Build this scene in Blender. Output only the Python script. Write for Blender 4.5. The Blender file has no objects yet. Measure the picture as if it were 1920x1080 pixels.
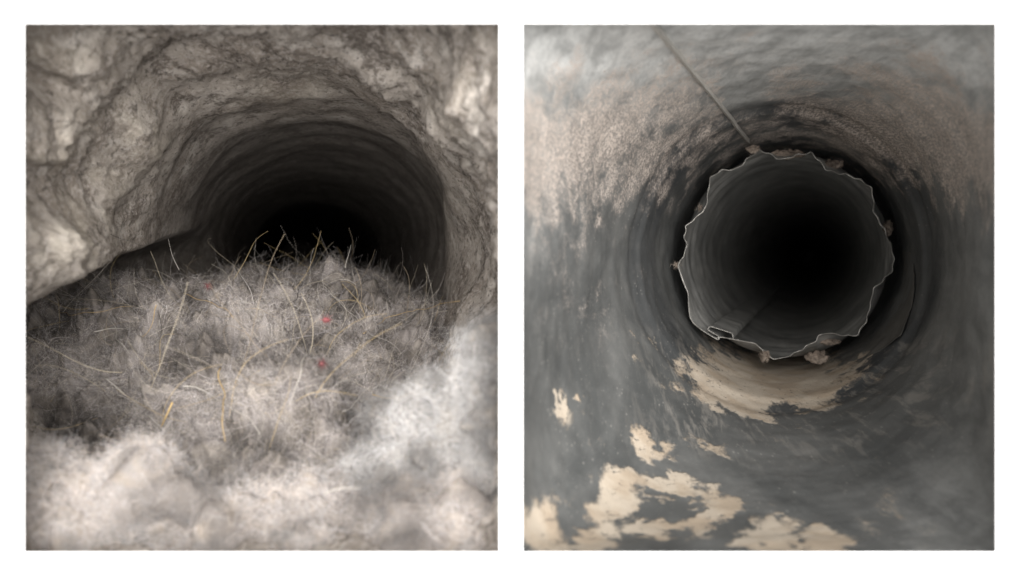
import bpy, math
import numpy as np
from mathutils import Vector

# ------------------------------------------------------------------ camera, light, exposure
scene = bpy.context.scene
col = scene.collection
FPX = 1770.0                       # focal length in pixels of a 1920 wide picture
cam_data = bpy.data.cameras.new("camera")
cam_data.sensor_width = 36.0
cam_data.lens = 36.0 * FPX / 1920.0
cam_data.clip_start = 0.01
cam_data.clip_end = 50.0
cam_data.dof.use_dof = True
cam_data.dof.focus_distance = 0.345
cam_data.dof.aperture_fstop = 11.5
cam = bpy.data.objects.new("camera", cam_data)
cam.rotation_euler = (math.radians(90), 0, 0)
col.objects.link(cam)
scene.camera = cam

world = bpy.data.worlds.new("World")
scene.world = world
world.use_nodes = True
bg = world.node_tree.nodes["Background"]
bg.inputs[0].default_value = (0.98, 0.99, 1.0, 1)
bg.inputs[1].default_value = 1.1

lamp_data = bpy.data.lights.new("front_soft_light", 'AREA')  # unseen soft light behind the camera, added to light both openings
lamp_data.shape = 'DISK'
lamp_data.size = 0.7
lamp_data.energy = 25.0
lamp_data.color = (1.0, 0.975, 0.95)
lamp = bpy.data.objects.new("front_soft_light", lamp_data)
lamp.location = (0.10, -0.56, 0.07)
lamp.rotation_euler = (Vector((0, 0.25, 0)) - Vector(lamp.location)).to_track_quat('-Z', 'Y').to_euler()
col.objects.link(lamp)

scene.view_settings.view_transform = 'Standard'
scene.view_settings.look = 'None'
scene.view_settings.exposure = 0.0
scene.view_settings.gamma = 1.0
scene.render.engine = 'CYCLES'
scene.cycles.use_denoising = True
scene.cycles.max_bounces = 8
scene.cycles.diffuse_bounces = 5

rng = np.random.default_rng(11)

# ------------------------------------------------------------------ helpers
def at(px, py, d):
    """point at depth d (metres in front of the lens) for a place measured in the photograph"""
    px = np.asarray(px, float); py = np.asarray(py, float); d = np.asarray(d, float)
    px, py, d = np.broadcast_arrays(px, py, d)
    return np.stack([(px - 960.0) / FPX * d, d, (540.0 - py) / FPX * d], -1)

def proj(P):
    return 960.0 + P[..., 0] / P[..., 1] * FPX, 540.0 - P[..., 2] / P[..., 1] * FPX

_perm = rng.permutation(256); _perm = np.concatenate([_perm, _perm, _perm])
_grad = rng.normal(size=(256, 3)); _grad /= np.linalg.norm(_grad, axis=1)[:, None]
def noise(P, scale=1.0, seed=0.0):
    """gradient noise, about -0.7..0.7"""
    Q = np.asarray(P, float) * scale + np.array([13.7, 7.1, 3.3]) * (seed + 1.0)
    I = np.floor(Q).astype(np.int64); F = Q - I; I &= 255
    U = F * F * F * (F * (F * 6 - 15) + 10)
    out = 0.0
    for dx in (0, 1):
        wx = U[..., 0] if dx else 1 - U[..., 0]
        for dy in (0, 1):
            wy = U[..., 1] if dy else 1 - U[..., 1]
            for dz in (0, 1):
                wz = U[..., 2] if dz else 1 - U[..., 2]
                h = _perm[_perm[_perm[(I[..., 0] + dx) & 255] + ((I[..., 1] + dy) & 255)] + ((I[..., 2] + dz) & 255)]
                g = _grad[h]
                dot = g[..., 0] * (F[..., 0] - dx) + g[..., 1] * (F[..., 1] - dy) + g[..., 2] * (F[..., 2] - dz)
                out = out + wx * wy * wz * dot
    return out * 1.4
def fbm(P, scale, octs=4, gain=0.5, seed=0.0):
    s = 0.0; a = 1.0
    for k in range(octs):
        s = s + a * noise(P, scale * 2.03 ** k, seed + k * 1.7); a *= gain
    return s
def billow(P, scale, octs=3, gain=0.5, seed=0.0):
    s = 0.0; a = 1.0
    for k in range(octs):
        s = s + a * (1.0 - 2.2 * np.abs(noise(P, scale * 2.03 ** k, seed + k * 2.3))); a *= gain
    return s
def puffy(P, scale, octs=3, gain=0.5, seed=0.0):
    s = 0.0; a = 1.0
    for k in range(octs):
        n_ = np.abs(noise(P, scale * 2.03 ** k, seed + k * 2.3)); s = s + a * (2.4 * np.sqrt(n_ * n_ + .004) - .75); a *= gain
    return s
def sstep(a, b, x):
    t = np.clip((x - a) / (b - a), 0, 1); return t * t * (3 - 2 * t)
def smooth_table(xs, ys, x, width):
    xs = np.asarray(xs, float); ys = np.asarray(ys, float)
    k = np.linspace(-1, 1, 9); w = np.exp(-2.5 * k * k); w /= w.sum()
    return sum(wi * np.interp(np.asarray(x) + ki * width, xs, ys) for ki, wi in zip(k, w))

def mesh_object(name, V, F, mat, parent=None, smooth=True):
    me = bpy.data.meshes.new(name)
    V = np.asarray(V, float).reshape(-1, 3)
    if isinstance(F, np.ndarray):
        n, k = F.shape
        me.vertices.add(len(V)); me.vertices.foreach_set("co", V.astype(np.float32).ravel())
        me.loops.add(n * k); me.loops.foreach_set("vertex_index", F.astype(np.int32).ravel())
        me.polygons.add(n); me.polygons.foreach_set("loop_start", np.arange(0, n * k, k, dtype=np.int32))
        me.update(calc_edges=True); me.validate()
    else:
        me.from_pydata([tuple(v) for v in V], [], F)
    me.polygons.foreach_set("use_smooth", np.full(len(me.polygons), smooth))
    me.materials.append(mat)
    o = bpy.data.objects.new(name, me); col.objects.link(o)
    if parent is not None: o.parent = parent
    return o
def grid_faces(n, m, closed=False):
    mm = m if closed else m - 1
    i, j = np.meshgrid(np.arange(n - 1), np.arange(mm), indexing='ij')
    j2 = (j + 1) % m
    return np.stack([i * m + j, i * m + j2, (i + 1) * m + j2, (i + 1) * m + j], -1).reshape(-1, 4)
def grid_object(name, P, mat, parent=None, closed=False, flip=False, smooth=True):
    F = grid_faces(P.shape[0], P.shape[1], closed)
    if flip: F = F[:, ::-1]
    return mesh_object(name, P, F, mat, parent, smooth)
def add_attr(o, name, values):
    a = o.data.attributes.new(name, 'FLOAT', 'POINT')
    a.data.foreach_set("value", np.asarray(values, np.float32).ravel())
def grid_normals(P, closed=False):
    if closed: du = np.roll(P, -1, 1) - np.roll(P, 1, 1)
    else: du = np.gradient(P, axis=1)
    dv = np.gradient(P, axis=0)
    n = np.cross(du, dv); return n / (np.linalg.norm(n, axis=-1)[..., None] + 1e-12)
def tube(points, radii, sides=8):
    """closed-ended tube; returns vertices and faces"""
    P = np.asarray(points, float); n = len(P); R = np.broadcast_to(np.asarray(radii, float), (n,))
    T = np.gradient(P, axis=0); T /= np.linalg.norm(T, axis=1)[:, None] + 1e-12
    up = np.array([0.3, -0.8, 0.5]); V = []
    for i in range(n):
        a = np.cross(T[i], up); a /= np.linalg.norm(a) + 1e-12; b = np.cross(T[i], a)
        for k in range(sides):
            t = 2 * math.pi * k / sides
            V.append(P[i] + R[i] * (math.cos(t) * a + math.sin(t) * b))
    F = [(i * sides + k, i * sides + (k + 1) % sides, (i + 1) * sides + (k + 1) % sides, (i + 1) * sides + k)
         for i in range(n - 1) for k in range(sides)]
    F.append(tuple(range(sides))[::-1]); F.append(tuple((n - 1) * sides + k for k in range(sides)))
    return np.array(V), F
def spline(ctrl, n):
    C = np.asarray(ctrl, float)
    if len(C) == 2: return C[0] + (C[1] - C[0]) * np.linspace(0, 1, n)[:, None]
    C = np.vstack([2 * C[0] - C[1], C, 2 * C[-1] - C[-2]])
    out = []
    for t in np.linspace(0, len(C) - 3 - 1e-9, n):
        i = int(t); u = t - i; a, b, c, d = C[i:i + 4]
        out.append(0.5 * (2 * b + (c - a) * u + (2 * a - 5 * b + 4 * c - d) * u * u + (3 * b - a - 3 * c + d) * u ** 3))
    return np.array(out)
def tag(o, label=None, category=None, group=None, kind=None):
    if label: o["label"] = label
    if category: o["category"] = category
    if group: o["group"] = group
    if kind: o["kind"] = kind
    return o

# ------------------------------------------------------------------ material helper
class NT:
    def __init__(self, name, rough=0.8, metallic=0.0, spec=0.3):
        self.m = bpy.data.materials.new(name); self.m.use_nodes = True
        self.t = self.m.node_tree; self.b = self.t.nodes["Principled BSDF"]
        self.b.inputs["Roughness"].default_value = rough
        self.b.inputs["Metallic"].default_value = metallic
        self.b.inputs["Specular IOR Level"].default_value = spec
        self.tc = self.t.nodes.new("ShaderNodeTexCoord").outputs["Object"]
    def n(self, typ, **kw):
        nd = self.t.nodes.new(typ)
        for k, v in kw.items(): setattr(nd, k, v)
        return nd
    def link(self, a, b): self.t.links.new(a, b)
    def put(self, sock, v):
        if hasattr(v, "is_output"): self.link(v, sock)
        else: sock.default_value = v
    def noise(self, scale, detail=4, rough=0.55, vec=None, distort=0.0):
        nd = self.n("ShaderNodeTexNoise"); self.link(vec if vec is not None else self.tc, nd.inputs["Vector"])
        nd.inputs["Scale"].default_value = scale; nd.inputs["Detail"].default_value = detail
        nd.inputs["Roughness"].default_value = rough; nd.inputs["Distortion"].default_value = distort
        return nd.outputs["Fac"]
    def voronoi(self, scale, vec=None):
        nd = self.n("ShaderNodeTexVoronoi"); self.link(vec if vec is not None else self.tc, nd.inputs["Vector"])
        nd.inputs["Scale"].default_value = scale
        return nd.outputs["Distance"]
    def attr(self, name):
        nd = self.n("ShaderNodeAttribute"); nd.attribute_name = name; return nd.outputs["Fac"]
    def math(self, op, a, b=0.0, c=0.0):
        nd = self.n("ShaderNodeMath", operation=op)
        self.put(nd.inputs[0], a); self.put(nd.inputs[1], b); self.put(nd.inputs[2], c)
        return nd.outputs[0]
    def ramp(self, v, lo, hi, a=0.0, b=1.0):
        nd = self.n("ShaderNodeMapRange", interpolation_type='SMOOTHSTEP')
        self.put(nd.inputs["Value"], v); nd.inputs["From Min"].default_value = lo; nd.inputs["From Max"].default_value = hi
        nd.inputs["To Min"].default_value = a; nd.inputs["To Max"].default_value = b
        return nd.outputs["Result"]
    def mix(self, f, a, b):
        nd = self.n("ShaderNodeMix", data_type='RGBA')
        self.put(nd.inputs[0], f)
        for s, v in ((nd.inputs[6], a), (nd.inputs[7], b)):
            if isinstance(v, tuple): s.default_value = (*v[:3], 1)
            else: self.link(v, s)
        return nd.outputs[2]
    def stretch(self, sx, sy, sz):
        nd = self.n("ShaderNodeMapping"); self.link(self.tc, nd.inputs[0]); nd.inputs["Scale"].default_value = (sx, sy, sz)
        return nd.outputs[0]
    def color(self, c):
        s = self.b.inputs["Base Color"]
        if isinstance(c, tuple): s.default_value = (*c[:3], 1)
        else: self.link(c, s)
    def bump(self, h, dist=0.0005, strength=1.0):
        nd = self.n("ShaderNodeBump"); nd.inputs["Distance"].default_value = dist; nd.inputs["Strength"].default_value = strength
        self.link(h, nd.inputs["Height"]); self.link(nd.outputs[0], self.b.inputs["Normal"])

# white of the page border wall
w = NT("white_border_paint", 0.7, spec=0.2)
w.color(w.mix(w.noise(30, 3), (0.86, 0.86, 0.86), (0.89, 0.89, 0.89)))
w.bump(w.noise(900, 3), 0.00005, 0.4)
M_BORDER = w.m

# rough mortar of the old vent hole
w = NT("old_mortar", 0.95, spec=0.1)
big = w.noise(30, 6, 0.62, distort=0.15); mid = w.noise(95, 7, 0.68); fine = w.noise(620, 5, 0.75)
c = w.mix(w.ramp(big, 0.34, 0.62), (0.22, 0.185, 0.155), (0.47, 0.42, 0.37))
c = w.mix(w.ramp(mid, 0.50, 0.64, 0, 0.85), c, (0.64, 0.59, 0.535))
c = w.mix(w.ramp(w.noise(62, 7, 0.70), 0.52, 0.60, 0, 0.8), c, (0.13, 0.108, 0.09))
c = w.mix(w.ramp(w.noise(170, 6, 0.75), 0.55, 0.63, 0, 0.65), c, (0.09, 0.077, 0.065))
c = w.mix(w.ramp(fine, 0.45, 0.62, 0, 0.6), c, (0.56, 0.51, 0.47))
c = w.mix(w.ramp(w.noise(420, 4, 0.75), 0.56, 0.64, 0, 0.65), c, (0.06, 0.05, 0.043))
c = w.mix(w.math('MULTIPLY', w.attr("pale"), w.ramp(w.noise(70, 5, 0.6, distort=0.8), 0.40, 0.56, 0.15, 1.0)), c, w.mix(w.ramp(mid, 0.4, 0.62), (0.42, 0.37, 0.31), (0.72, 0.65, 0.55)))
c = w.mix(w.attr('painted_shade'), c, w.mix(w.noise(60, 4), (0.055, 0.047, 0.04), (0.11, 0.098, 0.085)))  # shade of the deep bore, painted into the mortar colour
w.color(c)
w.bump(w.math('ADD', w.noise(1100, 6, 0.7), w.math('MULTIPLY', w.noise(260, 6, 0.72), 2.0)), 0.0009, 0.9)
M_MORTAR = w.m

# lint body
def lint_mat(name, a, b, cc, d):
    w = NT(name, 1.0, spec=0.05)
    v = w.stretch(1, 1, 1.3)
    c = w.mix(w.ramp(w.noise(55, 5, 0.6, v, 0.5), 0.38, 0.62), a, b)
    c = w.mix(w.ramp(w.noise(130, 5, 0.65, v, 0.8), 0.5, 0.66, 0, 0.75), c, cc)
    c = w.mix(w.ramp(w.noise(95, 5, 0.6, w.stretch(1.2, 1, 1)), 0.55, 0.68, 0, 0.7), c, d)
    c = w.mix(w.ramp(w.noise(800, 4, 0.75), 0.45, 0.68, 0, 0.5), c, (0.08, 0.07, 0.062))
    c = w.mix(w.attr('tone'), w.mix(0.72, c, (0.03, 0.026, 0.022)), c)
    w.color(c)
    w.bump(w.noise(1500, 6, 0.75, distort=1.5), 0.0008, 0.9)
    return w.m
def soft_mat(name, a, b, cc, d):
    w = NT(name, 1.0, spec=0.0)
    c = w.mix(w.ramp(w.noise(42, 2, 0.5, None, 0.6), 0.40, 0.60), a, b)
    c = w.mix(w.ramp(w.noise(85, 2, 0.5, w.stretch(1, 1, 1.3), 0.8), 0.48, 0.66, 0, 0.8), c, cc)
    c = w.mix(w.ramp(w.noise(70, 2, 0.5, w.stretch(1.2, 1, 1)), 0.54, 0.70, 0, 0.75), c, d)
    c = w.mix(w.attr('tone'), w.mix(0.55, c, (0.10, 0.085, 0.07)), c)
    w.color(c)
    return w.m
M_LINT = soft_mat("grey_lint", (0.15, 0.135, 0.128), (0.24, 0.218, 0.206), (0.30, 0.268, 0.235), (0.085, 0.073, 0.064))
M_LINT_PALE = soft_mat("pale_lint", (0.20, 0.18, 0.168), (0.27, 0.247, 0.232), (0.32, 0.275, 0.23), (0.16, 0.163, 0.166))
M_LINT_BLUE = soft_mat("blue_grey_lint", (0.14, 0.135, 0.132), (0.19, 0.184, 0.18), (0.30, 0.265, 0.225), (0.11, 0.095, 0.08))
def fibre_mat(name):
    w = NT(name, 0.8, spec=0.15)
    nd = w.n("ShaderNodeAttribute"); nd.attribute_name = "tint"
    w.link(nd.outputs["Color"], w.b.inputs["Base Color"])
    return w.m
M_FIBRE = fibre_mat("lint_fibre")

def plain(name, colr, rough=0.6, metallic=0.0, spec=0.4, var=0.25, scale=900):
    w = NT(name, rough, metallic, spec)
    dk = tuple(x * (1 - var) for x in colr); lt = tuple(min(1, x * (1 + var)) for x in colr)
    w.color(w.mix(w.noise(scale, 4), dk, lt))
    w.bump(w.noise(scale * 1.7, 4), 0.0001, 0.5)
    return w.m
M_STRAW = plain("dry_straw", (0.44, 0.31, 0.14))
M_BRISTLE = plain("pale_bristle", (0.42, 0.39, 0.35))
M_DARKHAIR = plain("dark_hair", (0.035, 0.03, 0.027))
M_RED = plain("red_fluff", (0.25, 0.075, 0.08), 0.95)
M_DEBRIS = lint_mat("debris_lint", (0.24, 0.19, 0.155), (0.34, 0.28, 0.23), (0.46, 0.39, 0.32), (0.12, 0.095, 0.08))

# dusty galvanised duct
w = NT("dusty_zinc", 0.62, metallic=0.0, spec=0.35)
pink = w.attr("dust_pink"); cream = w.attr("dust_cream"); scuff = w.attr("scuff"); band = w.attr("dark_band")
ax = w.stretch(1, .36, 1)
n_fine = w.noise(900, 5, 0.7, ax); n_grain = w.voronoi(900, ax); n_mid = w.noise(150, 6, 0.62, ax, 0.4); n_low = w.noise(36, 5, 0.6, ax, 0.5)
zinc = w.mix(w.ramp(n_low, 0.35, 0.66), (0.075, 0.078, 0.077), (0.13, 0.132, 0.128))
zinc = w.mix(w.ramp(n_mid, 0.5, 0.72, 0, 0.16), zinc, (0.22, 0.218, 0.21))
zinc = w.mix(w.ramp(w.noise(1400, 3, 0.6), 0.66, 0.74, 0, 0.5), zinc, (0.40, 0.39, 0.36))
zinc = w.mix(w.math('MULTIPLY', w.attr('painted_light'), w.math('MULTIPLY', w.ramp(n_mid, 0.3, 0.62, 0.5, 1.0), w.ramp(n_fine, 0.3, 0.6, 0.75, 1.0))), zinc, (0.68, 0.68, 0.66))  # brightness of the top and mouth painted into the zinc colour
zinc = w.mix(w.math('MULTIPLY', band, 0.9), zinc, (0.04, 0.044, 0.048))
st = w.stretch(260, 45, 60)
zinc = w.mix(w.math('MULTIPLY', scuff, w.ramp(w.noise(1.0, 6, 0.68, st, 0.5), 0.5, 0.64)), zinc, (0.36, 0.335, 0.30))
pf = w.ramp(w.math('ADD', pink, w.math('MULTIPLY', w.math('SUBTRACT', w.math('ADD', w.math('ADD', w.math('MULTIPLY', n_fine, 0.7), w.math('MULTIPLY', w.noise(75, 4, 0.6, ax, 0.5), 0.8)), w.math('MULTIPLY', n_mid, 0.7)), 1.12), 2.1)), 0.05, 0.95)
pf = w.math('MULTIPLY', w.math('MULTIPLY', pf, w.ramp(w.noise(1300, 4, 0.75, ax), 0.36, 0.62, 0.25, 1.0)), w.ramp(pink, 0.03, 0.35))
c = w.mix(pf, zinc, w.mix(n_mid, (0.40, 0.335, 0.29), (0.78, 0.68, 0.60)))
crack = w.ramp(w.noise(1.0, 5, 0.7, w.stretch(330, 300, 900), 0.9), 0.60, 0.66)
cf = w.ramp(w.math('ADD', cream, w.math('MULTIPLY', w.math('SUBTRACT', w.math('ADD', w.math('MULTIPLY', n_fine, 0.55), w.math('MULTIPLY', n_mid, 0.9)), 0.72), 1.5)), 0.34, 0.82)
grit = w.ramp(w.voronoi(520, ax), 0.10, 0.22, 1.0, 0.0)
c = w.mix(w.math('MULTIPLY', grit, w.ramp(w.noise(55, 4, 0.6), 0.45, 0.62, 0.0, 0.32)), c, (0.42, 0.40, 0.37))
cf = w.math('MULTIPLY', cf, w.ramp(cream, 0.08, 0.42))
cf = w.math('MULTIPLY', cf, w.math('SUBTRACT', 1.0, w.math('MULTIPLY', crack, 0.75)))
c = w.mix(cf, c, w.mix(w.ramp(w.noise(60, 4), 0.4, 0.6), (0.40, 0.325, 0.245), (0.48, 0.415, 0.335)))
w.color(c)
w.link(w.ramp(w.math('MAXIMUM', pf, cf), 0.0, 0.6, 0.58, 0.95), w.b.inputs["Roughness"])
w.bump(w.math('ADD', w.math('MULTIPLY', w.math('ADD', pf, cf), w.math('ADD', n_fine, 0.6)), w.math('MULTIPLY', n_mid, 0.6)), 0.0004, 0.7)
M_DUCT = w.m

# liner sheet
w = NT("liner_metal", 0.55, metallic=0.1, spec=0.4)
c = w.mix(w.ramp(w.noise(60, 6, 0.65, w.stretch(1, 0.35, 1), 0.4), 0.34, 0.68), (0.30, 0.30, 0.29), (0.46, 0.455, 0.43))
c = w.mix(w.ramp(w.noise(300, 5, 0.65, w.stretch(1, 0.5, 1)), 0.55, 0.72, 0, 0.55), c, (0.17, 0.17, 0.165))
c = w.mix(w.ramp(w.noise(85, 5, 0.65, w.stretch(.35, 1.6, .35), 0.5), 0.46, 0.62, 0, 0.7), c, (0.12, 0.12, 0.115))
w.color(c)
w.bump(w.math('ADD', w.noise(60, 5, 0.6, w.stretch(0.25, 1.6, 0.25)), w.math('MULTIPLY', w.noise(500, 4), 0.15)), 0.0012, 0.7)
M_LINER = w.m
M_EDGE = plain("cut_metal_edge", (0.45, 0.435, 0.40), 0.4, 0.3, 0.6, 0.75, 90)
M_SEAM = plain("seam_metal", (0.5, 0.48, 0.44), 0.5, 0.2, 0.5, 0.35, 260)
M_FOIL = plain("dull_foil", (0.135, 0.13, 0.12), 0.6, 0.2, 0.4, 0.3, 200)

# ------------------------------------------------------------------ white page border, added as a dividing wall with two openings
BORDER_Y = 0.2
def border_mesh():
    xs0 = [-0.75, (45 - 960) / FPX * BORDER_Y, (937 - 960) / FPX * BORDER_Y, (979 - 960) / FPX * BORDER_Y, (1868 - 960) / FPX * BORDER_Y, 0.75]
    zs0 = [-0.6, (540 - 1036) / FPX * BORDER_Y, (540 - 43) / FPX * BORDER_Y, 0.6]
    V = []; F = []
    def plane(y, grow):
        xs = [xs0[0], xs0[1] - grow, xs0[2] + grow, xs0[3] - grow, xs0[4] + grow, xs0[5]]
        zs = [zs0[0], zs0[1] - grow, zs0[2] + grow, zs0[3]]
        b = len(V)
        for z in zs:
            for x in xs: V.append((x, y, z))
        return b
    b0 = plane(BORDER_Y, 0.0); b1 = plane(BORDER_Y + 0.0016, 0.0016 * 0.80)
    idx = lambda b, i, j: b + j * 6 + i
    for j in range(3):
        for i in range(5):
            if j == 1 and i in (1, 3): continue
            F.append((idx(b0, i, j), idx(b0, i + 1, j), idx(b0, i + 1, j + 1), idx(b0, i, j + 1)))
            F.append((idx(b1, i, j), idx(b1, i, j + 1), idx(b1, i + 1, j + 1), idx(b1, i + 1, j)))
    for i in (1, 3):
        ring = [(i, 1), (i + 1, 1), (i + 1, 2), (i, 2)]
        for k in range(4):
            a, b = ring[k], ring[(k + 1) % 4]
            F.append((idx(b0, *a), idx(b1, *a), idx(b1, *b), idx(b0, *b)))
    ring = [(0, 0), (5, 0), (5, 3), (0, 3)]
    for k in range(4):
        a, b = ring[k], ring[(k + 1) % 4]
        F.append((idx(b0, *a), idx(b0, *b), idx(b1, *b), idx(b1, *a)))
    return V, F
V, F = border_mesh()
tag(mesh_object("wall", V, F, M_BORDER, smooth=False), "white page border built as a dividing wall with two rectangular openings side by side", kind="structure")

def superellipse(th, n):
    c, s = np.cos(th), np.sin(th)
    r = (np.abs(c) ** n + np.abs(s) ** n) ** (-1.0 / n)
    return r * c, r * s

# ------------------------------------------------------------------ LEFT: the clogged vent hole in old mortar
LT = dict(d=[.2018, .21, .235, .27, .32, .40, .50, .65, .90, 3.0],
          cx=[491, 491, 500, 525, 565, 598, 604, 600, 592, 560],
          cy=[540, 540, 515, 490, 472, 455, 448, 452, 466, 480],
          hw=[458, 456, 436, 395, 335, 264, 218, 172, 118, 36],
          hh=[509, 508, 484, 430, 335, 232, 172, 124, 85, 26],
          n=[60, 16, 4.5, 2.6, 2.15, 2.0, 2.0, 2.0, 2.0, 2.0])
def left_tunnel():
    nth, nd = 720, 330
    th = np.linspace(0, 2 * math.pi, nth, endpoint=False)
    d = 0.2018 + (3.0 - 0.2018) * np.linspace(0, 1, nd) ** 3.2
    D = d[:, None]; W = 0.02
    T = {k: smooth_table(LT['d'], LT[k], d, np.minimum(W, np.maximum(d - .2018, 1e-4)))[:, None] for k in ('cx', 'cy', 'hw', 'hh', 'n')}
    ex, ey = superellipse(th[None, :], T['n'])
    sx = T['cx'] + T['hw'] * ex; sy = T['cy'] - T['hh'] * ey
    # the hole opens out sideways under the left bank
    low = sstep(-35, 35, sy - (572 - .36 * (sx - 48))) * sstep(.15, -.35, ex)
    sx = sx - low * np.interp(D, [.215, .24, .27, .30, .33, .36, .40, .46, .55], [0, 55, 150, 215, 240, 240, 210, 130, 0])
    P = at(sx, sy, D)
    C = at(T['cx'], T['cy'], D)
    inward = C - P; inward[..., 1] = 0; inward /= np.linalg.norm(inward, axis=-1)[..., None]
    px, py = proj(P)
    fade = sstep(0.2027, 0.224, D) * (0.45 + 0.55 * sstep(1.0, 0.35, D))
    near = sstep(.42, .25, D)
    disp = (.0018 + .0062 * near) * fbm(P, 26, 3, 0.45, 1) + (.0001 + .0012 * near) * fbm(P, 75, 2, 0.5, 4) + (.0001 + .0016 * near) * fbm(P, 210, 4, 0.6, 7) + 0.0004 * near * fbm(P, 900, 2, 0.6, 3)
    # bulges and hollows of the broken mortar
    back = np.zeros_like(px); pale = np.zeros_like(px)
    for (bx, by, rx, ry, h, yb, pl) in [
        (120, 110, 120, 60, .006, .004, .35), (130, 250, 85, 80, .0085, .010, .45), (265, 250, 45, 70, .006, .008, .6),
        (200, 340, 40, 60, .004, .006, .45), (120, 440, 100, 70, .010, .012, .75), (90, 160, 60, 25, -.006, -.006, 0),
        (560, 165, 130, 40, .004, .004, .4), (870, 220, 60, 120, .006, .006, .3), (915, 130, 30, 120, .005, .003, .25),
        (860, 440, 22, 130, .005, .004, .3), (905, 520, 25, 110, -.007, 0, 0), (740, 130, 60, 60, .003, .003, 0),
        (95, 290, 60, 14, .003, .002, .8)]:
        g = np.exp(-((px - bx) / rx) ** 2 - ((py - by) / ry) ** 2)
        disp = disp + h * g; back = back - yb * g; pale = np.maximum(pale, pl * g)
    # shallow rings left by the old pipe
    disp = disp + 0.0002 * np.sin(D * 190 + 2.0 * noise(P, 20, 9)) * sstep(.33, .42, D) * sstep(1.0, .6, D)
    P = P + inward * (disp * fade)[..., None]
    P[..., 1] += np.maximum(back * fade, 0.206 - P[..., 1]) * (P[..., 1] > 0.206)
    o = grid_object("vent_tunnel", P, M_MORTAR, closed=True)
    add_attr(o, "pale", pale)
    add_attr(o, 'painted_shade', .68 * sstep(.32, .44, D + .035 * fbm(P, 40, 3, .5, 31)))  # painted shade, growing with depth into the hole
    tag(o, "rough crumbling mortar vent hole running back into darkness in the left opening", "vent hole")
    # end wall of the passage
    e = P[-1]; Vc = np.vstack([e, e.mean(0)])
    mesh_object("end_wall", Vc, [(i, (i + 1) % nth, nth) for i in range(nth)], M_MORTAR, o)
    return o
tunnel = left_tunnel()

# lint pile -----------------------------------------------------------------
PXC = np.array([20, 48, 200, 350, 500, 650, 800, 880, 960], float)
ROWS = [
 (.2035, [1250] * 9),
 (.212, [1200] * 9),
 (.228, [1100, 1100, 1100, 1100, 1080, 1080, 1100, 1100, 1100]),
 (.242, [990, 990, 990, 930, 900, 920, 960, 960, 960]),
 (.258, [980, 980, 950, 850, 800, 810, 870, 900, 900]),
 (.275, [860, 860, 830, 750, 720, 735, 790, 810, 800]),
 (.30, [700, 700, 680, 655, 640, 655, 735, 770, 770]),
 (.33, [612, 612, 598, 578, 568, 585, 660, 720, 730]),
 (.36, [588, 584, 548, 530, 526, 535, 585, 640, 660]),
 (.39, [596, 588, 545, 515, 510, 515, 555, 600, 640]),
 (.415, [700, 690, 610, 520, 506, 510, 545, 590, 640]),
 (.44, [720, 710, 650, 535, 508, 512, 550, 600, 650]),
 (.50, [720, 710, 660, 560, 525, 525, 560, 620, 680]),
 (.62, [660, 660, 640, 560, 520, 520, 560, 620, 680]),
 (.80, [640, 640, 620, 560, 525, 520, 550, 600, 640])]
def lint_height():
    nx, nd = 560, 560
    rd = np.array([r[0] for r in ROWS]); tab = np.array([r[1] for r in ROWS], float)
    d = .2035 + (.8 - .2035) * np.linspace(0, 1, nd) ** 1.6
    px = np.linspace(25, 955, nx)
    # z table, then smooth interpolation
    tz = (540 - tab) / FPX * rd[:, None]
    tzc = np.stack([smooth_table(PXC, tz[i], px, 60) for i in range(len(rd))])
    Z = np.stack([smooth_table(rd, tzc[:, j], d, .008) for j in range(nx)], 1)
    D, X = np.meshgrid(d, px, indexing='ij')
    P = np.stack([(X - 960) / FPX * D, D, Z], -1)
    return P
def lint_tone(P):
    # dark and pale lint lie in patches of their own
    return sstep(-.30, .32, fbm(P, 44, 4, .65, 21)) * .7 + .3 * sstep(-.4, .4, fbm(P, 160, 3, .6, 25))
LP = lint_height()
amp = sstep(.2035, .225, LP[..., 1])
h = 0.0092 * puffy(LP, 46, 3, .55, 2) + .0040 * fbm(LP, 30, 2, .5, 17) + 0.0014 * fbm(LP, 160, 3, .6, 5) + .0009 * puffy(LP, 420, 3, .6, 8) - .001
h = h * amp * (0.55 + .45 * sstep(.2, .3, LP[..., 1]))
N0 = grid_normals(LP); N0 *= np.sign(N0[..., 2:3] + 1e-9)
LPD = LP + N0 * h[..., None]
LPD[..., 1] = np.maximum(LPD[..., 1], .2034)
lint = grid_object("lint_pile", LPD, M_LINT)
add_attr(lint, 'tone', lint_tone(LPD))
tag(lint, "deep heap of grey matted dryer lint filling the rough vent hole", "lint")

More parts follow.
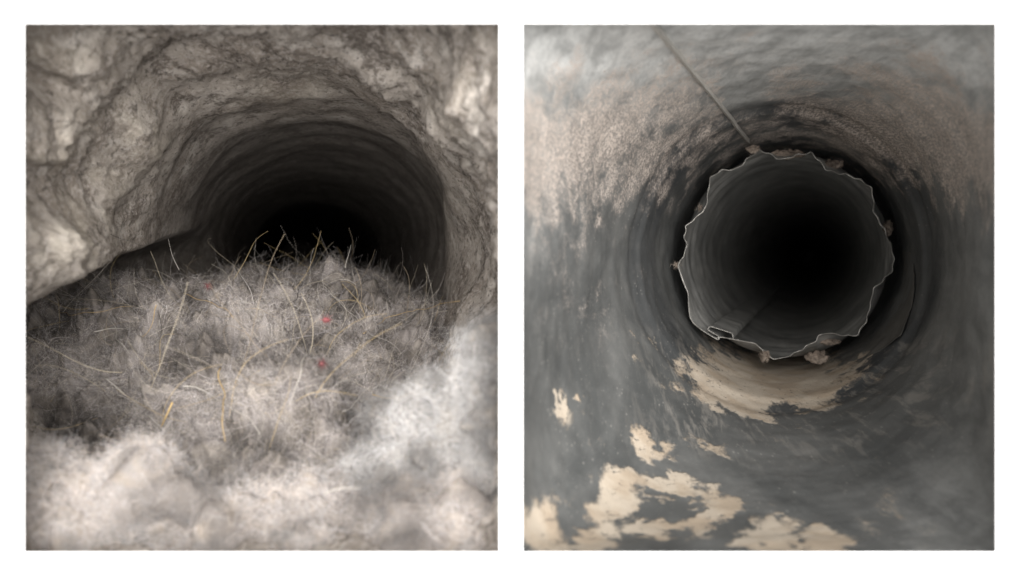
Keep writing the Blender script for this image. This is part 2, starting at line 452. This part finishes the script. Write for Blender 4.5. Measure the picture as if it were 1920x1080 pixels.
def fibres(name, P, N, count, parent, lens, rad, palette, seed, lift=0.55, weights=None, curl=1.0, xmax=9.0, tone=0.0, K=8, spread=.0004):
    """many loose fibres growing out of a surface, one curves object"""
    r = np.random.default_rng(seed)
    P = P.reshape(-1, 3); N = N.reshape(-1, 3)
    idx = r.choice(len(P), count, p=None if weights is None else weights.ravel() / weights.sum())
    base = P[idx] + r.normal(scale=spread, size=(count, 3)); nn = N[idx]
    rnd = r.normal(size=(count, 3)); rnd /= np.linalg.norm(rnd, axis=1)[:, None]
    # neighbouring fibres share a lie
    lie = np.stack([noise(base, 130, 3), noise(base, 130, 6), noise(base, 130, 9)], -1) * .8
    base[:, 0] = np.minimum(base[:, 0], xmax * base[:, 1])
    dirv = rnd * .75 + lie + nn * lift * r.uniform(.2, 1.5, (count, 1))
    dirv /= np.linalg.norm(dirv, axis=1)[:, None]
    L = r.uniform(lens[0], lens[1], count) * r.uniform(.5, 1, count)
    pts = np.zeros((count, K, 3)); pts[:, 0] = base - nn * .0006
    bend = r.normal(size=(count, 3)) * .55 * curl
    for k in range(1, K):
        bend += r.normal(size=(count, 3)) * .35 * curl
        dirv = dirv + bend * .5; dirv /= np.linalg.norm(dirv, axis=1)[:, None]
        pts[:, k] = pts[:, k - 1] + dirv * (L / (K - 1))[:, None]
    pts[..., 1] = np.maximum(pts[..., 1], .2032)
    pts[..., 0] = np.minimum(pts[..., 0], xmax * pts[..., 1])
    cu = bpy.data.hair_curves.new(name)
    cu.add_curves([K] * count)
    cu.attributes["position"].data.foreach_set("vector", pts.astype(np.float32).ravel())
    rr = (rad[0] + (rad[1] - rad[0]) * r.random(count) ** 2)[:, None] * np.linspace(1, .45, K)[None, :]
    ra = cu.attributes.get("radius") or cu.attributes.new("radius", 'FLOAT', 'POINT')
    ra.data.foreach_set("value", rr.astype(np.float32).ravel())
    pal = np.array(palette); colr = pal[r.integers(0, len(pal), count)] * r.uniform(.7, 1.25, (count, 1))
    colr = colr * (1 - tone + tone * (.06 + 1.32 * lint_tone(base)[:, None]))
    t = cu.attributes.new("tint", 'FLOAT_COLOR', 'CURVE')
    t.data.foreach_set("color", np.concatenate([colr, np.ones((count, 1))], 1).astype(np.float32).ravel())
    cu.materials.append(M_FIBRE)
    o = bpy.data.objects.new(name, cu); col.objects.link(o); o.parent = parent
    o["kind"] = "stuff"
    return o
PAL_GREY = [(.37, .34, .326), (.48, .445, .425), (.26, .235, .22), (.57, .53, .505), (.36, .338, .342), (.48, .42, .35), (.16, .14, .127)]
PAL_PALE = [(.60, .54, .51), (.67, .62, .59), (.49, .45, .43), (.67, .575, .49), (.50, .495, .505)]
PAL_BLUE = [(.52, .51, .505), (.60, .59, .585), (.44, .43, .43), (.58, .525, .47)]
N1 = grid_normals(LPD); N1 *= np.sign(N1[..., 2:3] + 1e-9)
area = np.linalg.norm(np.cross(np.gradient(LPD, axis=0), np.gradient(LPD, axis=1)), axis=-1)
wgt = area * (LPD[..., 1] < .47) * (LPD[..., 1] > .225) / LPD[..., 1] ** 2
XL = -11 / FPX
fibres("fuzz", LPD, N1, 330000, lint, (.003, .009), (.000012, .000030), PAL_GREY, 1, .25, wgt, 2.3, XL, 1.0, 6, .0013)
fibres("loose_fibre", LPD + N1 * .0012, N1, 5200, lint, (.008, .028), (.00002, .00006), PAL_GREY + [(.55, .5, .42), (.06, .05, .045)], 2, .12, wgt, .9, XL, .3)

fibres("long_fibre", LPD + N1 * .0022, N1, 420, lint, (.022, .05), (.00005, .0001), [(.5, .38, .2), (.46, .4, .3), (.55, .5, .44), (.3, .24, .17), (.07, .06, .05)], 6, .10, wgt * (LPD[..., 1] > .255), .38, XL, .15, 10)
# separate clumps lying on the pile ------------------------------------------
def clump(name, label, c, r, mat, pal, seed, nf, rough=1.0, category="lint clump", group=None, res=190, flen=(.003, .008), fr=(.000013, .000026), ymin=.2036, xmax=9.0, spread=.0004):
    nu, nv = res, res
    u = np.linspace(0, 2 * math.pi, nu, endpoint=False); v = np.linspace(.02, math.pi - .02, nv)
    Vv, U = np.meshgrid(v, u, indexing='ij')
    S = np.stack([np.cos(U) * np.sin(Vv), np.sin(U) * np.sin(Vv), np.cos(Vv)], -1)
    c = np.asarray(c, float); r = np.asarray(r, float); m = r.min()
    N = S / r; N /= np.linalg.norm(N, axis=-1)[..., None]
    P = S * r; Q = P / m
    k = rough * m * (.26 * puffy(Q, .9, 2, .4, seed) + .12 * fbm(Q, 1.8, 2, .5, seed + 2))
    P = P + N * k[..., None]
    P[..., 1] = np.maximum(P[..., 1] + c[1], ymin + .0006 * (1 + fbm(Q, 4, 2))) - c[1]
    P[..., 0] = np.minimum(P[..., 0] + c[0], xmax * (P[..., 1] + c[1])) - c[0]
    o = grid_object(name, P, mat, closed=True, flip=False)
    add_attr(o, 'tone', .25 + .75 * lint_tone(P + c))
    o.location = c
    tag(o, label, category, group)
    if nf:
        a = np.linalg.norm(np.cross(np.gradient(P, axis=0), np.gradient(P, axis=1)), axis=-1)
        f = fibres("fuzz", P + c, N, nf, o, flen, fr, pal, int(seed) + 50, .35, a, 2.2, xmax, .75, 6, spread)
        f.location = -c
    return o
for lb, p, r, m, pal, sd, nf in [
    ("large pale cream lint clump in the bottom left corner", (165, 1040, .230), (.031, .018, .0240), M_LINT_PALE, PAL_PALE, 3, 80000),
    ("pinkish white lint clump at bottom centre of the vent hole", (520, 1060, .236), (.030, .020, .0215), M_LINT_PALE, PAL_PALE, 5, 70000),
    ("greyish fluffy lint clump leaning on the right wall of the hole", (825, 830, .246), (.018, .016, .0165), M_LINT_BLUE, PAL_BLUE, 7, 50000),
    ("tall pale lint tuft pressed against the right edge of the hole", (930, 760, .229), (.0085, .012, .0210), M_LINT_BLUE, PAL_BLUE, 8, 26000),
    ("tan lint clump in the bottom right corner of the hole", (845, 1045, .229), (.022, .016, .0200), M_LINT_PALE, PAL_PALE, 10, 50000)]:
    clump("lint_clump", lb, at(*p), r, m, pal, sd, nf, 1.35, xmax=XL, spread=.0016)

# single strands --------------------------------------------------------------
LPX, LPY = proj(LPD)
def on_pile(a, b, c):
    """depth at which a strand seen at a, b rests on the front of the pile"""
    near_ = (np.abs(LPX - a) < 7) & (np.abs(LPY - b) < 7)
    if not near_.any(): return c
    q = LPD[..., 1][near_].min()
    return min(q - .0052, .44) if abs(q - c) < .06 else c
def strand(name, label, pts, r, mat, group):
    C_ = np.array([at(a, b, on_pile(a, b, c) if b > 505 and b < 850 else c) for a, b, c in pts])
    P = spline(C_, 18)
    t = np.linspace(0, 1, 18)
    P = P + np.stack([noise(P, 90, 1), noise(P, 90, 2), noise(P, 90, 3)], -1) * .0022
    V, F = tube(P, .68 * r * (1 - .65 * t) + 1e-6, 6)
    o = mesh_object(name, V, F, mat)
    tag(o, label, "strand", group)
G = "loose strands lying on the lint"
S_, B_, D_ = M_STRAW, M_BRISTLE, M_DARKHAIR
for nm, lb, pts, r, m in [
    ("straw", "golden straw arching out over the dark crease on the right", [(676, 625, .315), (720, 600, .305), (780, 578, .30), (858, 566, .30)], .00024, S_),
    ("straw", "golden straw lying across the upper left of the lint crest", [(118, 592, .32), (160, 583, .318), (205, 580, .318), (250, 582, .32)], .00018, S_),
    ("straw", "yellow straw curving down behind the pile crest", [(345, 552, .33), (380, 560, .325), (415, 578, .32), (445, 594, .32)], .00024, S_),
    ("straw", "short tan straw slanting on the left slope", [(298, 575, .31), (285, 598, .305), (262, 632, .30)], .00022, S_),
    ("straw", "upright amber straw standing in the middle of the pile", [(418, 690, .262), (419, 740, .258), (418, 790, .252), (428, 830, .247)], .00034, S_),
    ("straw", "thick yellow straw stub below the middle of the pile", [(318, 755, .25), (309, 775, .248), (300, 795, .247)], .0005, S_),
    ("straw", "pale straw lying low at the right beside the blue grey clump", [(705, 745, .262), (740, 747, .262), (775, 742, .265)], .0003, S_),
    ("bristle", "straight pale bristle leaning below the red fluff", [(590, 640, .28), (572, 690, .272), (546, 755, .262)], .00036, B_),
    ("bristle", "white bristle lying level on the left slope", [(180, 623, .30), (208, 619, .298), (236, 615, .30)], .00026, B_),
    ("bristle", "pale bristle falling from the white one on the left slope", [(205, 600, .305), (222, 640, .295), (241, 668, .292)], .00018, B_),
    ("bristle", "long pale bristle crossing the lower left hollow", [(195, 708, .262), (245, 748, .255), (300, 795, .248), (325, 815, .247)], .00034, B_),
    ("bristle", "pale bristle at the far left edge of the pile", [(50, 705, .275), (78, 678, .275), (112, 655, .28)], .00026, B_),
    ("bristle", "long curved pale bristle right of the amber straw", [(335, 731, .262), (390, 735, .256), (440, 770, .25), (488, 818, .246)], .0003, B_),
    ("bristle", "thin white bristle running down right of the crest", [(600, 535, .335), (650, 580, .325), (700, 625, .31), (755, 665, .30)], .00017, B_),
    ("bristle", "pale bristle slanting up towards the right crease", [(640, 770, .26), (690, 735, .262), (740, 700, .268)], .00022, B_),
    ("bristle", "fine pale bristle above the tan clump on the right", [(720, 890, .236), (780, 855, .236), (840, 825, .236)], .00022, B_),
    ("bristle", "pale bristle arched at the lower middle", [(600, 925, .225), (640, 912, .225), (672, 905, .228)], .0003, B_),
    ("bristle", "short white bristle sticking up against the black hole", [(650, 500, .36), (655, 480, .36), (658, 462, .36)], .00016, B_),
    ("bristle", "slanted thin bristle sticking up behind the crest", [(330, 500, .35), (320, 470, .35), (312, 444, .35)], .00015, B_),
    ("bristle", "fine bristle hooked upward from the left bank", [(200, 540, .31), (170, 510, .30), (140, 495, .295)], .00016, B_),
    ("dark_hair", "looped black hair stuck on the left mortar", [(80, 216, .232), (125, 228, .23), (160, 240, .229), (176, 249, .229), (165, 252, .229), (145, 247, .23)], .00013, D_),
    ("dark_hair", "black hair pointing at the dark hole above the left bank", [(205, 437, .30), (235, 447, .30), (270, 458, .305)], .00016, D_),
    ("dark_hair", "dark stem lying near the crest on the left slope", [(308, 556, .325), (300, 600, .31), (300, 660, .295)], .0002, D_),
    ("dark_hair", "short dark stem lying on the crest", [(560, 545, .335), (545, 565, .33), (528, 585, .325)], .0002, D_)]:
    strand(nm, lb, pts, r, m, G)
for lb, p, r in [("red lint fluff on the middle of the grey pile", (612, 600, .292), .0010),
                 ("small red lint speck below the larger red fluff", (603, 682, .268), .0006),
                 ("tiny red lint speck near the crest of the pile", (390, 537, .338), .0005)]:
    clump("red_fluff", lb, at(*p), (r, r * .8, r * .8), M_RED, [(.3, .09, .1), (.3, .16, .15)], 4 + r * 1000, 160, 1.2, "fluff", "red specks of lint", 24, (.0012, .003), (.00002, .00004))

# ------------------------------------------------------------------ RIGHT: the cleaned metal duct
RT = dict(d=[.2018, .21, .235, .27, .31, .35, .385, .42, .50, .62],
          cx=[1423.5, 1423.5, 1430, 1442, 1456, 1466, 1471, 1474, 1482, 1490],
          cy=[539.5, 539, 527, 508, 493, 484, 480, 478, 478, 479],
          hw=[458, 456, 432, 378, 322, 277, 246, 224, 188, 152],
          hh=[509, 508, 478, 408, 336, 278, 243, 221, 186, 150],
          n=[60, 16, 5, 3.0, 2.25, 2.03, 2.0, 2.0, 2.0, 2.0])
def duct_point(th, d):
    """point on the inside of the duct; th and d broadcast"""
    th = np.asarray(th, float); d = np.asarray(d, float)
    W = np.minimum(.022, np.maximum(d - .2018, 1e-4))
    T = {k: smooth_table(RT['d'], RT[k], d, W) for k in ('cx', 'cy', 'hw', 'hh', 'n')}
    ex, ey = superellipse(th, T['n'])
    return at(T['cx'] + T['hw'] * ex, T['cy'] - T['hh'] * ey, d), at(T['cx'], T['cy'], d)
def ell(px, py, cx, cy, rx, ry, rot=0.0, p=1.4):
    a = math.radians(rot); dx, dy = px - cx, py - cy
    u = (dx * math.cos(a) + dy * math.sin(a)) / rx; v = (-dx * math.sin(a) + dy * math.cos(a)) / ry
    return np.exp(-(u * u + v * v) ** p * .69)
def right_duct():
    nth, nd = 900, 360
    th = np.linspace(0, 2 * math.pi, nth, endpoint=False)[None, :]
    d = (.2018 + (.62 - .2018) * np.linspace(0, 1, nd) ** 1.5)[:, None]
    P, C = duct_point(th, d)
    P = np.array(P); D = P[..., 1]
    inw = C - P; inw[..., 1] = 0; inw /= np.linalg.norm(inw, axis=-1)[..., None]
    fade = sstep(.203, .23, D)
    disp = .0011 * fbm(P, 22, 3, .5, 3) + .00025 * fbm(P, 120, 3, .5, 6)
    # joint: the sheet steps inward a little where the sleeve begins
    disp = disp + .0011 * sstep(.352, .358, D + .004 * noise(P, 30, 2)) - .0006 * np.exp(-((D - .347) / .004) ** 2)
    P = P + inw * (disp * fade)[..., None]
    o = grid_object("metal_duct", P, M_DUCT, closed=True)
    px, py = proj(P)
    wx = px + 34 * fbm(P, 60, 5, .65, 11); wy = py + 30 * fbm(P, 60, 5, .65, 14)
    cream = np.zeros_like(px)
    for e in [(1470, 678, 105, 24, 4, .9), (1455, 705, 150, 34, 3, 1.0), (1440, 745, 110, 30, 4, 1.0), (1330, 712, 62, 26, 35, .95), (1372, 672, 70, 20, 18, .8),
              (1560, 720, 70, 14, -32, .9), (1598, 690, 36, 9, -40, .8), (1212, 650, 34, 12, 55, .55),
              (1057, 757, 17, 17, 0, 1.05), (1070, 785, 20, 22, 60, .5), (1222, 832, 48, 20, 33, .95), (1318, 828, 42, 13, 25, .6),
              (1240, 915, 110, 22, 8, .95), (1145, 945, 40, 45, 20, 1.0), (1340, 965, 55, 26, -28, 1.0), (1250, 995, 85, 16, -5, .9), (1130, 1005, 60, 22, -20, .9),
              (1010, 985, 48, 52, 30, 1.0), (1060, 1030, 80, 28, 10, .9), (1440, 1005, 48, 32, -25, 1.0), (1545, 1015, 42, 28, 5, .95), (1480, 1035, 60, 16, 0, .8),
              (1660, 960, 40, 70, 25, .36), (1700, 900, 40, 30, 0, .3), (1625, 1000, 50, 30, 0, .3), (1440, 835, 60, 30, 10, .26), (1110, 830, 60, 30, 20, .26), (1750, 985, 40, 60, 20, .26)]:
        cream = np.maximum(cream, e[5] * ell(wx, wy, *e[:5]))
    hole = ell(wx, wy, 1240, 962, 50, 18, -3); cream = 1.12 * cream * (1 - .9 * hole)
    cream = cream + .35 * ell(wx, wy, 1440, 722, 150, 40, 3) + .3 * ell(wx, wy, 1057, 757, 16, 18)
    pink = np.zeros_like(px)
    for e in [(1020, 280, 125, 85, -10, 1.6), (1150, 235, 140, 75, -15, .95), (1300, 205, 140, 80, -5, .88), (1200, 300, 130, 70, -20, .66), (1440, 185, 140, 65, 5, .8),
              (1530, 215, 150, 60, 12, .86), (1640, 240, 130, 65, 22, 1.15), (1760, 245, 150, 80, 18, 1.6), (1850, 280, 90, 75, 0, 1.5), (1330, 250, 80, 45, 20, .8),
              (1060, 470, 90, 60, 0, .22), (1090, 560, 80, 90, 0, .22)]:
        pink = np.maximum(pink, e[5] * ell(wx + 1.2 * (wx - px), wy + 1.2 * (wy - py), *e[:5], p=.9))
    pink = pink * (1 - .9 * ell(wx, wy, 1410, 175, 50, 40, 50)) * (1 - .7 * ell(wx, wy, 1555, 165, 60, 25, 60)) * (1 - .8 * ell(wx, wy, 1365, 190, 18, 50, 10))
    rr = np.hypot(px - 1472, py - 482)
    scuff = .34 * sstep(560, 690, py) * sstep(900, 780, py) * sstep(1150, 1300, px) + .04
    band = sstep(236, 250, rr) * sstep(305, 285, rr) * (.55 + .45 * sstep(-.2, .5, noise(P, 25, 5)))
    painted_light = np.clip(1.0 * sstep(290, 80, py + 40 * noise(P, 30, 8)) + .22 * sstep(1640, 1860, px) + .25 * sstep(1120, 990, px) * sstep(560, 420, py) + .15 * sstep(1500, 1800, px) * sstep(800, 1000, py), 0, .97)  # painted light: paler towards the top and the mouth edges
    add_attr(o, 'painted_light', painted_light); add_attr(o, "dust_cream", cream); add_attr(o, "dust_pink", pink); add_attr(o, "scuff", scuff); add_attr(o, "dark_band", band)
    tag(o, "dusty grey metal vent duct with a long seam in the right opening", "duct")
    return o
duct = right_duct()

# long lock seam of the duct
def theta_on_line(d, p0, p1):
    th = np.linspace(.2, math.pi - .1, 4000); out = []
    for di in d:
        P, _ = duct_point(th, np.full_like(th, di)); px, py = proj(P)
        s = (px - p0[0]) * (p1[1] - p0[1]) - (py - p0[1]) * (p1[0] - p0[0])
        k = np.where(np.diff(np.sign(s)) != 0)[0]
        out.append(th[k[0]] if len(k) else np.nan)
    return np.array(out)
def seam():
    d = np.linspace(.206, .40, 90)
    th = theta_on_line(d, (1228, 46), (1416, 275)); ok = ~np.isnan(th); d, th = d[ok], th[ok]
    rows = []
    for off, hgt in [(-.0022, -.0003), (-.0018, .0004), (-.0004, .0006), (.0000, .0013), (.0008, .0014), (.0010, .0002), (.0016, -.0003)]:
        P, C = duct_point(th - off * .5 / .06, d)
        P = np.array(P); inw = C - P; inw[:, 1] = 0; inw /= np.linalg.norm(inw, axis=1)[:, None]
        rows.append(P + inw * (hgt + .0016)[..., None] if np.ndim(hgt) else P + inw * (hgt + .0006 + .0011 * sstep(.35, .36, d)[:, None]))
    grid_object("seam", np.array(rows), M_SEAM, duct)
seam()

# torn foil lapping the duct on the right
def foil(name, t0, t1, edge, d1, off, seed):
    th = np.linspace(math.radians(t0), math.radians(t1), 160); rows = []
    tt = np.linspace(0, 1, 160); e = np.interp(tt, [x for x, _ in edge], [y for _, y in edge])
    e = e + .0022 * fbm(np.stack([tt * 3, tt * 0, tt * 0 + seed], -1), 2.4, 3, .5, seed)
    for k in np.linspace(0, 1, 24):
        d = e + (d1 - e) * k
        P, C = duct_point(th, d); P = np.array(P); inw = C - P; inw[:, 1] = 0; inw /= np.linalg.norm(inw, axis=1)[:, None]
        rows.append(P + inw * (off + .0012 + .0008 * fbm(P, 70, 3, .5, seed)[:, None]))
    R = np.array(rows)
    o = grid_object(name, R, M_FOIL, duct)
    V, F = tube(R[0], .00010, 5); mesh_object("foil_edge", V, F, M_FOIL, o)
    return o
foil("foil_lap", 2, -62, [(0, .395), (.15, .375), (.35, .364), (.55, .358), (.75, .372), (1, .40)], .43, .0002, 3)

# ragged liner pipe -------------------------------------------------------------
OUT = [(1422.5, 279), (1433, 287), (1445, 287.5), (1457, 299.3), (1480, 296.3), (1486, 295), (1494, 289), (1510, 290), (1521, 284), (1530, 298), (1539, 303), (1548, 320),
 (1560, 320), (1574, 328), (1585, 325), (1602, 335), (1613, 335.5), (1624, 347), (1635, 351), (1635, 366), (1639.5, 381), (1635.6, 396), (1645, 407), (1650, 421), (1659, 429),
 (1662.5, 446), (1671, 456), (1672, 472), (1678, 486), (1673, 497), (1674, 510), (1658, 520), (1654, 530), (1637.5, 539), (1636, 552), (1631, 567), (1632, 577), (1625, 592),
 (1625, 604), (1612, 617), (1609, 629), (1600, 630), (1590, 628), (1579, 630), (1563, 624), (1545, 625), (1534, 628), (1530, 640), (1512, 647), (1504, 656), (1488, 661),
 (1481, 668), (1462, 671.5), (1450, 674), (1433, 659), (1416, 643), (1402, 641), (1376, 636), (1352, 632), (1341, 634.5), (1318, 620.5), (1300.5, 607), (1293, 594), (1291, 570), (1290.5, 550),
 (1282, 530), (1276, 513), (1271, 498), (1275, 489), (1282, 482), (1284, 472), (1289, 458), (1282, 445), (1287, 432), (1284.5, 424), (1299, 415), (1305, 407), (1318, 398),
 (1327, 380), (1326, 366), (1331, 346), (1331, 332), (1345, 326), (1353, 317.5), (1369, 320), (1379, 316), (1393, 310), (1399, 298), (1414, 290.5), (1419, 281)]
LD0, LR = .405, .0462
def liner_axis(d): return 1520 - 44 * .43 / d, 482 - 5 * .43 / d
def right_liner():
    o2 = np.array(OUT + [OUT[0]], float)
    # light rounding of the corners
    seg = np.r_[0, np.cumsum(np.linalg.norm(np.diff(o2, axis=0), axis=1))]
    n = 1000; s = np.linspace(0, seg[-1], n, endpoint=False)
    def samp(s): s = np.mod(s, seg[-1]); return np.stack([np.interp(s, seg, o2[:, 0]), np.interp(s, seg, o2[:, 1])], -1)
    O = sum(wi * samp(s + k) for k, wi in zip((-3, -1.5, 0, 1.5, 3), (.15, .22, .26, .22, .15)))
    ang = np.unwrap(np.arctan2(-(O[:, 1] - 478), O[:, 0] - 1473))
    jit = .0016 * fbm(np.stack([np.cos(ang) * 2, np.sin(ang) * 2, 0 * ang], -1), 2.2, 3, .6, 4)
    d = np.r_[LD0 + (.445 - LD0) * np.linspace(0, 1, 40) ** 1.2, .445 + (6.0 - .445) * np.linspace(0, 1, 120)[1:] ** 2.4]
    rows = []
    for di in d:
        b = 1 - sstep(LD0 - .002, .432, di); b = b ** 1.3
        cx, cy = liner_axis(di); r = LR / di * FPX
        cpx = cx + r * np.cos(ang); cpy = cy - r * np.sin(ang)
        # the ragged edge is carried back at constant size while it melts into the round pipe
        k = LD0 / di; c0 = liner_axis(LD0)
        opx = cx + (O[:, 0] - c0[0]) * k; opy = cy + (O[:, 1] - c0[1]) * k
        e = jit * (1 - sstep(LD0, .43, di))
        rows.append(at(cpx + (opx - cpx) * b, cpy + (opy - cpy) * b, di + e))
    P = np.array(rows)
    # dents along the pipe
    cx, cy = liner_axis(P[..., 1]); C = at(cx, cy, P[..., 1]); inw = C - P; inw /= np.linalg.norm(inw, axis=-1)[..., None] + 1e-9
    P = P + inw * ((.0008 * fbm(P * np.array([1, .8, 1]), 45, 3, .5, 2) + .0004 * np.sin(P[..., 1] * 330 + 2 * noise(P, 15, 1))) * sstep(LD0, .44, P[..., 1]))[..., None]
    o = grid_object("liner_pipe", P, M_LINER, closed=True)
    tag(o, "thin metal liner pipe with a ragged crimped edge inside the duct", "pipe")
    e = P[-1]; mesh_object("end_cap", np.vstack([e, e.mean(0)]), [(i, (i + 1) % n, n) for i in range(n)], M_LINER, o)
    edge = np.vstack([P[0], P[0][:1]])
    V, F = tube(edge[::2], 0.00014 + .00016 * noise(edge[::2], 120, 3), 6); mesh_object("cut_edge", V, F, M_EDGE, o)
    return o
liner = right_liner()

# folded lock seam of the liner
def folded_seam():
    prof = [(1318, 620.5), (1341, 634.5), (1345, 637), (1349, 633.5), (1345, 629), (1330, 620.5), (1327.5, 617), (1330, 613.5), (1336, 613.2), (1368, 623.5), (1373, 627), (1375, 635)]
    pr = spline(np.array([(a, b, 0) for a, b in prof]), 90)[:, :2]
    rows = []; c0 = np.array(liner_axis(LD0 - .001))
    for di in LD0 - .001 + (1.6 - LD0) * np.linspace(0, 1, 70) ** 2.0:
        k = (LD0 - .001) / di; q = sstep(LD0, .46, di)
        c = np.array(liner_axis(di)); rel = (pr - c0) * k * (1 - .02 * q + .06 * sstep(.43, .75, di))
        rows.append(at(c[0] + rel[:, 0], c[1] + rel[:, 1], di))
    R = np.array(rows)
    o = grid_object("folded_seam", R, M_LINER, liner)
    V, F = tube(R[0], .00014, 6); mesh_object("cut_edge", V, F, M_EDGE, o)
folded_seam()

# bits of lint left between liner and duct
for lb, p, r, sd in [("tan lint chunk wedged right of the liner edge", (1666, 428, .412), (.0017, .003, .0036), 21),
                 ("fluffy tan lint chunk below the liner bottom edge", (1530, 669, .403), (.0046, .003, .0028), 22),
                 ("brown lint chunk wedged above the liner at upper right", (1562, 309, .416), (.0048, .003, .0021), 23),
                 ("tan lint tuft at the end of the duct seam", (1412, 280, .402), (.0026, .002, .0017), 24),
                 ("long brown lint strip behind the top of the liner edge", (1478, 289, .416), (.0075, .002, .0020), 25),
                 ("small brown lint chunk behind the left liner edge", (1314, 391, .413), (.0010, .002, .0013), 26),
                 ("tan dust clod under the corner of the liner seam", (1434, 667, .404), (.0024, .003, .0022), 27),
                 ("pale thin lint roll behind the lower right liner edge", (1556, 641, .414), (.0050, .002, .0012), 28),
                 ("tiny tan lint tuft at the left corner of the liner edge", (1269, 497, .409), (.0008, .0015, .0009), 29)]:
    clump("lint_chunk", lb, at(*p), r, M_DEBRIS, [(.38, .31, .26), (.28, .23, .19), (.48, .41, .34)], sd, 180, 1.7, "lint chunk", "bits of lint caught round the liner", 48, (.001, .0032), (.000015, .00003))
